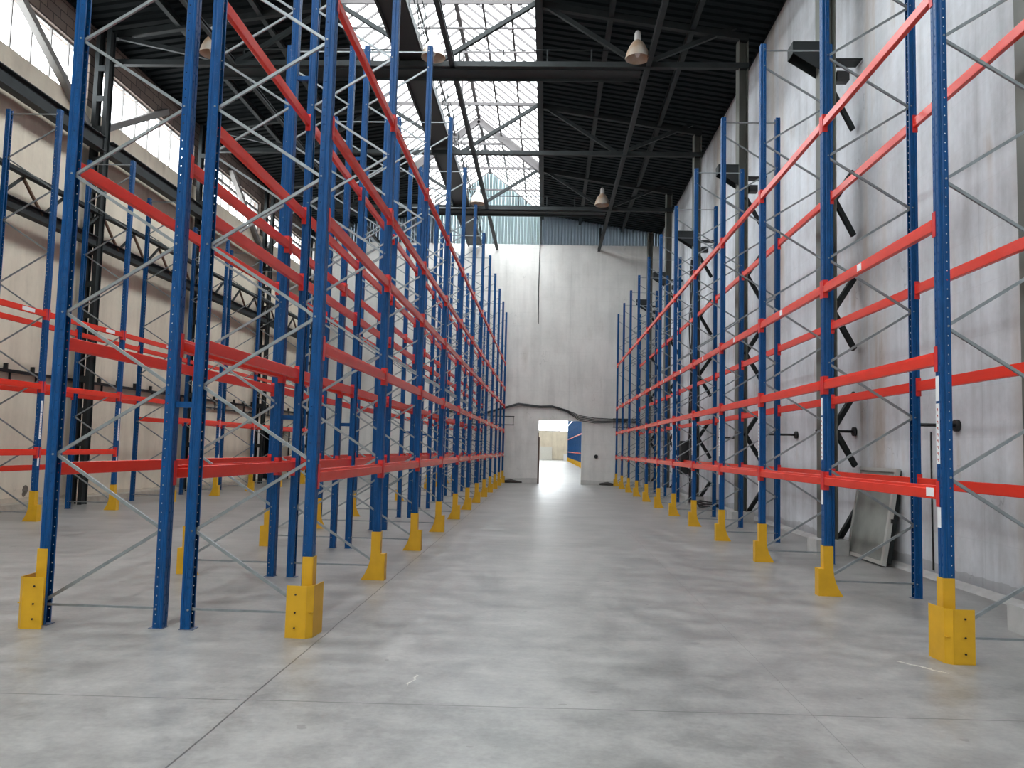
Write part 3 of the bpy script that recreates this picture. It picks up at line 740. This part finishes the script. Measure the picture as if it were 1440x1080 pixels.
lamp(1.95, 18.98, 10.72, 'White conical pendant lamp below the right roof, the nearer one')
lamp(1.93, 31.0, 10.80, 'White conical pendant lamp below the right roof, the farther one by the back wall')
lamp(-2.86, 18.98, 10.72, 'Conical pendant lamp under the skylight, the nearer one')
lamp(-2.80, 31.0, 10.80, 'Conical pendant lamp under the skylight, the farther one by the back wall')
lamp(-8.2, 18.98, 10.78, 'Rust-stained conical pendant lamp below the left roof')

# ------------------------------------------------------------------ fittings on the back wall
def pw(px, pz, off=.05): return (px, YE - off, pz)
m = MB()
for k in range(4):
    base = [(-5.0, 3.3), (-3.2, 3.05), (-1.95, 3.42), (-1.3, 3.62), (-.3, 3.52), (.25, 3.54), (.9, 3.36), (1.5, 3.12), (2.2, 3.02), (3.3, 2.98), (4.3, 2.95)]
    pts = [pw(x, z - .025 * k - (.05 * k if x > .9 else 0) * (1 if x < 3 else .3), .05 + .012 * k) for x, z in base]; m.tube(pts, .018, 6)
tag(m.obj('cable_bundle', CABLE), 'Dark cable bundle draped across the back wall above the doorway', 'cable')
for k, (xa, xb) in enumerate(((-3.4, -1.45), (3.0, 4.3))):
    m = MB()
    for z in (3.0, 2.62): m.bar((xa, YE - .22, z), (xb, YE - .22, z), .04, .04)
    x = xa + .05
    while x <= xb: m.bar((x, YE - .22, 2.62), (x, YE - .22, 3.0), .035, .035); m.bar((x, YE - .22, 2.98), (x, YE - .02, 2.98), .035, .035); x += (xb - xa - .1) / 2
    tag(m.obj('cable_bracket', BLACK), 'Black ladder-like cable bracket on the back wall, %s' % ('left of the doorway', 'right of the doorway')[k], 'bracket', 'cable brackets on the back wall')
m = MB(); m.tube([pw(-.47, 10.98, .012), pw(-.49, 9.0, .012), pw(-.47, 7.3, .012)], .022, 6)
tag(m.obj('wall_wire', CABLE), 'Dark wire hanging down the middle of the back wall from the gable', 'wire')
for k, (x, z) in enumerate(((2.28, 1.28),)):
    m = MB(); m.tube([pw(x, z, .08), pw(x, z, .004)], .09, 10); tag(m.obj('wall_socket', BLACK), 'Round black fitting on the back wall right of the doorway', 'wall fitting')
for k, (x, z, w) in enumerate(((-1.55, .06, .5), (2.8, .05, .35))):
    m = MB(); m.tube([(x - w, YE - .12, .05), (x, YE - .15, z + .02), (x + w, YE - .1, .04)], [.04, .09, .03], 8)
    tag(m.obj('rubble', mat('dark_rubble', (.06, .055, .05), .9)), 'Small dark heap of rubble at the foot of the back wall, %s of the doorway' % ('left', 'right')[k], 'rubble', 'rubble at the back wall')
# things in the next hall
tag(MB().box(-1.0, .95, NHY - .6, NHY - .5, .0, 2.0).obj('white_board', TIMBER), 'White board standing by the far wall of the next hall', 'board')
m = MB().box(2.55, 3.0, 118.4, 119.0, 0, .9); o = m.obj('white_container', WHITE); tag(o, 'Small white container beside the racks of the next hall', 'container')
MB().box(2.5, 3.05, 118.35, 119.05, .9, .98).obj('lid', WHITE, o)
